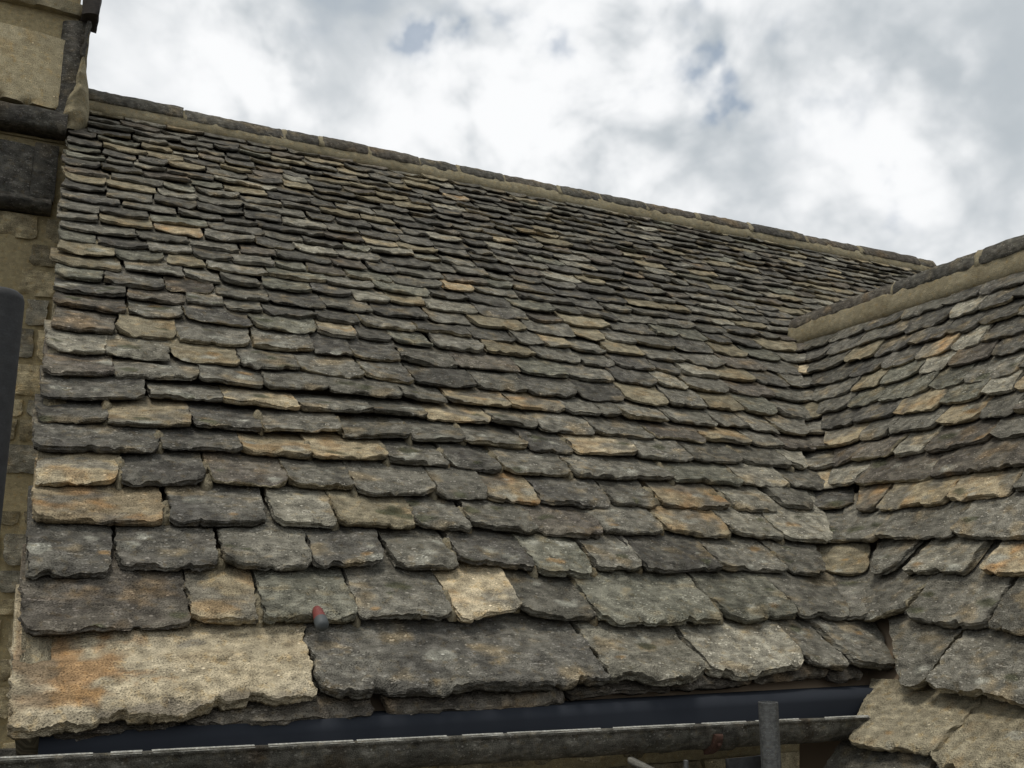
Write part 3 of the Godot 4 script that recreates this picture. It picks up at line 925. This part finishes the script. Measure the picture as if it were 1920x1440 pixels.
# ---------------------------------------------------------------- gutter
func build_gutter(_fm: Frame) -> void:
	var g := thing("gutter", "old grey half-round iron gutter under the slate eaves, white along its rim", "gutter")
	var a := Vector3(-.45, 4.207, -2.1366)
	var b := Vector3(2.141, 4.166, -2.1366)
	var fr := Frame.new(Vector3(0, lerpf(a.y, b.y, (0 - a.x) / (b.x - a.x)), -2.1366), (b - a).normalized(), Vector3(0, 0, -1))
	# profile in (s = depth behind the front rim, h = height)
	var prof := []
	var R := .068
	for k in 15:
		var an := PI + PI * k / 14.0
		prof.append(Vector2(R + cos(an) * R, sin(an) * R))
	prof.append(Vector2(2 * R, .003)); prof.append(Vector2(2 * R - .005, .003))
	for k in 15:
		var an := TAU - PI * k / 14.0
		prof.append(Vector2(R + cos(an) * (R - .005), sin(an) * (R - .005)))
	prof.append(Vector2(.007, .004)); prof.append(Vector2(-.004, .004)); prof.append(Vector2(-.004, -.006))
	var tr := swept(fr, prof, -.45, 2.14, .012, "i", .22)
	put(g, "trough", tr.commit(null, M["grimy"]))
	# the worn whitish paint left along the front rim, in lengths
	var ru := -.45
	while ru < 2.13:
		var rl := rng.randf_range(.05, .30)
		var e1 := minf(ru + rl, 2.138)
		put(g, "rim_paint", swept(fr, [Vector2(-.0048, .001), Vector2(.004, .0062), Vector2(.004, .0045), Vector2(-.0042, .0010)], ru, e1, .02, "l", .04).commit(), M["paint"])
		ru = e1 + rng.randf_range(.004, .10)
	# joint socket and rusty bolt clip
	var ux := on_z(1352, 1385, -2.13).x
	var sock := []
	for k in 13:
		var an := PI + PI * k / 12.0
		sock.append(Vector2(R + cos(an) * (R + .007), sin(an) * (R + .007)))
	for k in 13:
		var an := TAU - PI * k / 12.0
		sock.append(Vector2(R + cos(an) * (R + .001), sin(an) * (R + .001)))
	put(g, "socket", swept(fr, sock, ux + .012, ux + .075, .012, "i", .2).commit(null, M["grimy"]))
	var clip := []
	for k in 7:
		var an := PI * 1.10 + PI * .34 * k / 6.0
		clip.append(Vector2(R + cos(an) * (R + .013), sin(an) * (R + .013)))
	for k in 7:
		var an := PI * 1.44 - PI * .34 * k / 6.0
		clip.append(Vector2(R + cos(an) * (R + .0015), sin(an) * (R + .0015)))
	put(g, "clip", swept(fr, clip, ux - .011, ux + .011, .01, "m", .1).commit(), M["rust"])
	var bp := fr.at(ux, R + cos(PI * 1.2) * (R + .012), sin(PI * 1.2) * (R + .012))
	put(g, "bolt", lathe(bp, Vector3(0, -.4, .9).normalized(), [[0, .0055], [.006, .0055], [.008, .004], [.008, 0]], 8), M["rust"])

# ---------------------------------------------------------------- neighbouring wall and the wall below the eaves
func build_wall() -> void:
	var wall := thing("stone_wall", "taller buff stone wall with dark moulded ledge, against which the slate roof ends", "wall")
	var z := -4.75
	var fr := Frame.new(Vector3(0, 0, z), Vector3.RIGHT, Vector3.UP)
	var edge: float = on_z(100, 330, z).x
	# mortared core
	var core := BoxMesh.new()
	core.size = Vector3(2.4, 6.55, .5)
	var o := put(wall, "mortar_core", core, M["wall_mortar"])
	o.position = Vector3(edge - 1.2 + .25, 3.275, z - .262)
	var rect := func(x0: float, y0: float, x1: float, y1: float) -> Array:
		var a := on_z(x0, y0, z)
		var b := on_z(x1, y1, z)
		return [Vector2(a.x, b.y), Vector2(b.x, b.y), a.y - b.y]
	# rubble
	var y: float = on_z(40, 402, z).y
	while y > 2.6:
		var hgt := rng.randf_range(.06, .15)
		var x := edge + .2 - rng.randf_range(0, .08)
		while x > edge - 1.0:
			var w := rng.randf_range(.07, .24)
			if rng.randf() < .82:
				var b := slab(fr, Vector2(x - w, y - hgt), Vector2(x, y - hgt), hgt, hgt, .06, ["a", "a", "k", "w", "l"][rng.randi() % 5], .02, {"square": true, "tilt": 0.0, "lift": rng.randf_range(-.026, -.018), "rough": 1.0, "rc": Vector2(.02, .02)})
				put(wall, "stone", b.commit(null, M["buff"]))
			x -= w + rng.randf_range(.012, .04)
		y -= hgt + rng.randf_range(.012, .035)
	# dressed stones of the upper wall, by their place in the photograph
	for d in [[-260, 262, -6, 384, "x", .09, .05], [-2, 268, 62, 384, "x", .09, .046], [66, 272, 100, 386, "x", .09, .040],
			[-330, -60, 0 - 128, 14, "k", .3, .055], [-124, -50, 159, 38, "k", .3, .055],
			[-330, 20, -62, 208, "a", .3, .055], [-58, 42, 115, 212, "a", .3, .060],
			[118, 42, 142, 236, "x", .3, .045], [144, 44, 157, 176, "w", .3, .030]]:
		var r: Array = rect.call(d[0], d[1], d[2], d[3])
		var b := slab(fr, r[0], r[1], r[2], r[2], d[5], d[4], .016, {"square": true, "tilt": 0.0, "lift": d[6] - d[5] * .5, "rough": .35, "skl": 0.0, "skr": 0.0, "rc": Vector2(.012, .012)})
		put(wall, "dressed_stone", b.commit(null, M["lichened" if d[4] == "x" else ("smooth")]))
	# moulded ledge: a swept section
	var ly: float = on_z(50, 214, z).y
	var lb: float = on_z(50, 246, z).y
	var fl := Frame.new(Vector3(0, lb, z), Vector3.RIGHT, Vector3.UP)
	var hh := ly - lb
	var prof := [Vector2(-.02, -.02), Vector2(-.018, .075), Vector2(-.012, .098), Vector2(.0, .108), Vector2(hh * .45, .112), Vector2(hh * .8, .108), Vector2(hh * .95, .098), Vector2(hh + .015, .05), Vector2(hh + .02, -.02)]
	prof.reverse()
	put(wall, "ledge", swept(fl, prof, edge - 1.6, edge + .035, .03, "x", .9).commit(null, M["lichened"]))
	var lb2: float = on_z(50, 396, z).y
	var fl2 := Frame.new(Vector3(0, lb2, z), Vector3.RIGHT, Vector3.UP)
	var prof2 := [Vector2(-.01, -.02), Vector2(-.01, .055), Vector2(.02, .085), Vector2(.05, .07), Vector2(.05, -.02)]
	prof2.reverse()
	put(wall, "ledge", swept(fl2, prof2, edge - 1.6, edge + .005, .03, "x", .9).commit(null, M["lichened"]))
	# upper core behind the dressed stones and the mortar flared against the ridge
	var up := BoxMesh.new()
	var ex: float = on_z(146, 60, z).x
	up.size = Vector3(2.2, 2.2, .5)
	var o2 := put(wall, "upper_core", up, M["wall_mortar"])
	o2.position = Vector3(ex - 1.1, 6.552 + 1.1, z - .252)
	var fl_pts := [[[108, 262], [147, 246]], [[114, 236], [166, 226]], [[124, 200], [169, 196]], [[138, 168], [167, 156]], [[150, 126], [160, 124]]]
	var fb := Buf.new()
	var sh := Vector3(3, 4, 5)
	for j in 25:
		var f := j / 24.0 * 4.0
		var a: int = mini(int(f), 3)
		var fx := f - a
		var l := Vector2(lerpf(fl_pts[a][0][0][0] if false else fl_pts[a][0][0], fl_pts[a + 1][0][0], fx), lerpf(fl_pts[a][0][1], fl_pts[a + 1][0][1], fx))
		var r := Vector2(lerpf(fl_pts[a][1][0], fl_pts[a + 1][1][0], fx), lerpf(fl_pts[a][1][1], fl_pts[a + 1][1][1], fx))
		for k in 9:
			var q := l.lerp(r, k / 8.0)
			var p := on_z(q.x, q.y, z)
			var bulge := .085 * sin(PI * clampf(k / 8.0 * .8 + .2, 0, 1)) + .02 * nb.get_noise_3dv(p * 300) + .03 * na.get_noise_3dv(p * 60)
			p.z += bulge - (.05 if k == 8 else 0.0)
			fb.add(p, tone_at("k", p, sh, 1.1), Vector2(p.x, p.y) * 2.0)
	for j in 24:
		for k in 8: fb.quad(j * 9 + k, j * 9 + k + 1, (j + 1) * 9 + k + 1, (j + 1) * 9 + k)
	put(wall, "mortar_flare", fb.commit(null, M["smooth"]))
	var fs := Frame.new(Vector3(0, 0, z + .04), Vector3.RIGHT, Vector3.UP)
	var a1 := on_z(150, 122, z)
	var b1 := on_z(161, 58, z)
	put(wall, "upright_slate", slab(fs, Vector2(a1.x, a1.y), Vector2(b1.x, a1.y), b1.y - a1.y, b1.y - a1.y, .12, "x", .012, {"square": true, "tilt": 0.0, "skl": .05, "skr": .08, "rc": Vector2(.01, .012)}).commit(null, M["lichened"]))

	# end of a board hanging from the roof above
	var bd := thing("board", "short dark brown board end sticking out past the top of the chimney wall", "board")
	var c0 := on_z(160, 48, z)
	var c1 := on_z(181, -40, z)
	var fbd := Frame.new(Vector3(0, 0, z + .05), Vector3.RIGHT, Vector3.UP)
	put(bd, "plank", slab(fbd, Vector2(c0.x - .020, c0.y), Vector2(c1.x + .022, c0.y - .014), c1.y - c0.y, c1.y - c0.y, .18, "x", .015, {"square": true, "tilt": 0.0, "skl": 0.0, "skr": .05, "rough": .25, "rc": Vector2(.004, .004)}).commit(), M["board"])

	# wall under the eaves
	var ew := thing("eaves_wall", "shaded rubble stone wall below the gutter", "wall")
	var ec := BoxMesh.new()
	ec.size = Vector3(3.2, 4.16, .4)
	var oc := put(ew, "mortar_core", ec, M["wall_mortar"])
	oc.position = Vector3(1.675, 2.08, -2.70)

	var fe := Frame.new(Vector3(0, 0, -2.496), Vector3.RIGHT, Vector3.UP)
	var yy := 4.15
	while yy > 3.2:
		var hgt := rng.randf_range(.10, .17)
		var x := .08
		while x < 2.7:
			var w := minf(rng.randf_range(.14, .36), 2.85 - x)
			put(ew, "stone", slab(fe, Vector2(x, yy - hgt), Vector2(x + w, yy - hgt), hgt, hgt, .07, ["w", "a", "w"][rng.randi() % 3], .03, {"square": true, "tilt": 0.0, "lift": -.022, "rough": 1.5, "rc": Vector2(.02, .02)}).commit(null, M["buff"]))
			x += w + .018
		yy -= hgt + .02
	var gw := thing("gable_wall", "mortared end wall set back under the verge of the slate roof", "wall")
	var gs := [Vector3(.14, 0, -4.70), Vector3(.14, 0, -2.51), Vector3(.14, 4.4, -2.51), Vector3(.14, 6.43, -4.70)]
	put(gw, "mortar_face", sheet(gs), M["wall_mortar"])
	var ww := thing("wing_wall", "stone wall carrying the low eaves of the wing roof", "wall")
	var wb := BoxMesh.new()
	wb.size = Vector3(.35, 3.66, 1.6)
	var ow := put(ww, "mortar_core", wb, M["wall_mortar"])
	ow.position = Vector3(2.30, 1.83, -1.45)

# ---------------------------------------------------------------- poles and small things
func build_small(fm: Frame) -> void:
	# cut scaffold tube in front of the gutter
	var p := thing("scaffold_tube", "cut grey steel scaffold tube standing upright in front of the gutter", "pole")
	var c := on_z(1440, 1316, -2.02)
	var rad := .0243
	put(p, "tube", lathe(Vector3(c.x, 0, c.z), Vector3.UP, [[0, rad], [c.y - .0015, rad], [c.y, rad - .001], [c.y, rad - .004], [c.y - .30, rad - .004], [c.y - .30, 0]], 28), M["tube"])
	# capped standard near the neighbouring wall
	var q := thing("scaffold_pole", "dark blue-grey scaffold pole with a rounded cap, close to the neighbouring wall", "pole")
	var d := ray(-3, 544)
	var cp := EYE + d * 1.02
	var r2 := .0255
	put(q, "shaft", lathe(Vector3(cp.x, 0, cp.z), Vector3.UP, [[0, r2 - .002], [cp.y - .7, r2 - .002]], 28), M["cap"])
	put(q, "cap", lathe(Vector3(cp.x, 0, cp.z), Vector3.UP, [[cp.y - .7, r2 - .002], [cp.y - .7, r2], [cp.y - .010, r2], [cp.y - .004, r2 - .002], [cp.y - .001, r2 - .006], [cp.y, r2 - .011], [cp.y, 0]], 28), M["cap"])
	# red plug under a slate
	var g := thing("plug", "small red plug with a grey rounded end poking out below a slate", "plug")
	var pp := on(fm, 597, 1176)
	var b := fm.at(pp.x, pp.y + .045, .016)
	var ax := (fm.s * -1.0 + fm.n * .16).normalized()
	put(g, "sleeve", lathe(b, ax, [[0, 0], [0, .009], [.012, .0125], [.045, .0155]], 20), M["red"])
	put(g, "tip", lathe(b, ax, [[.045, .0160], [.062, .0165], [.070, .0150], [.075, .0105], [.0765, 0]], 20), M["plug"])
	# things below the gutter
	var rd := thing("steel_rod", "thin grey steel rod standing upright below the gutter", "rod")
	var rc := on_z(1286, 1425, -2.10)
	put(rd, "shaft", lathe(Vector3(rc.x, 0, rc.z), Vector3.UP, [[0, .0062], [rc.y - .002, .0062], [rc.y, .0045], [rc.y, 0]], 14), M["tube"])
	var bt := thing("batten", "pale weathered timber batten leaning below the gutter beside the thin rod", "batten")
	var t0 := on_z(1180, 1424, -2.10)
	var t1 := on_z(1226, 1448, -2.03)
	var dirn := (t1 - t0).normalized()
	var end := t0 + dirn * ((t0.y - .02) / maxf(.05, -dirn.y))
	if (end - t0).length() > 5.0: end = t0 + dirn * 1.2
	var fbt := Frame.new(t0, dirn, Vector3.UP.cross(dirn).normalized().cross(dirn).normalized() * -1.0)
	put(bt, "plank", swept(fbt, [Vector2(-.006, -.009), Vector2(-.006, .009), Vector2(.006, .009), Vector2(.006, -.009)], 0, (end - t0).length(), .05, "l", .15).commit(), M["timber"])
	var br := thing("bracket", "dark steel angle bracket fixed to the cut scaffold tube under the gutter", "bracket")
	var b0 := on_z(1368, 1423, -2.05)
	var b1 := on_z(1436, 1470, -2.05)
	var fbr := Frame.new(Vector3(0, 0, -2.06), Vector3.RIGHT, Vector3.UP)
	put(br, "plate", slab(fbr, Vector2(b0.x, b1.y), Vector2(b1.x, b1.y), b0.y - b1.y, b0.y - b1.y, .012, "x", .02, {"square": true, "tilt": 0.0, "rough": .05, "skl": 0.0, "skr": 0.0, "rc": Vector2(.003, .003)}).commit(), M["cap"])
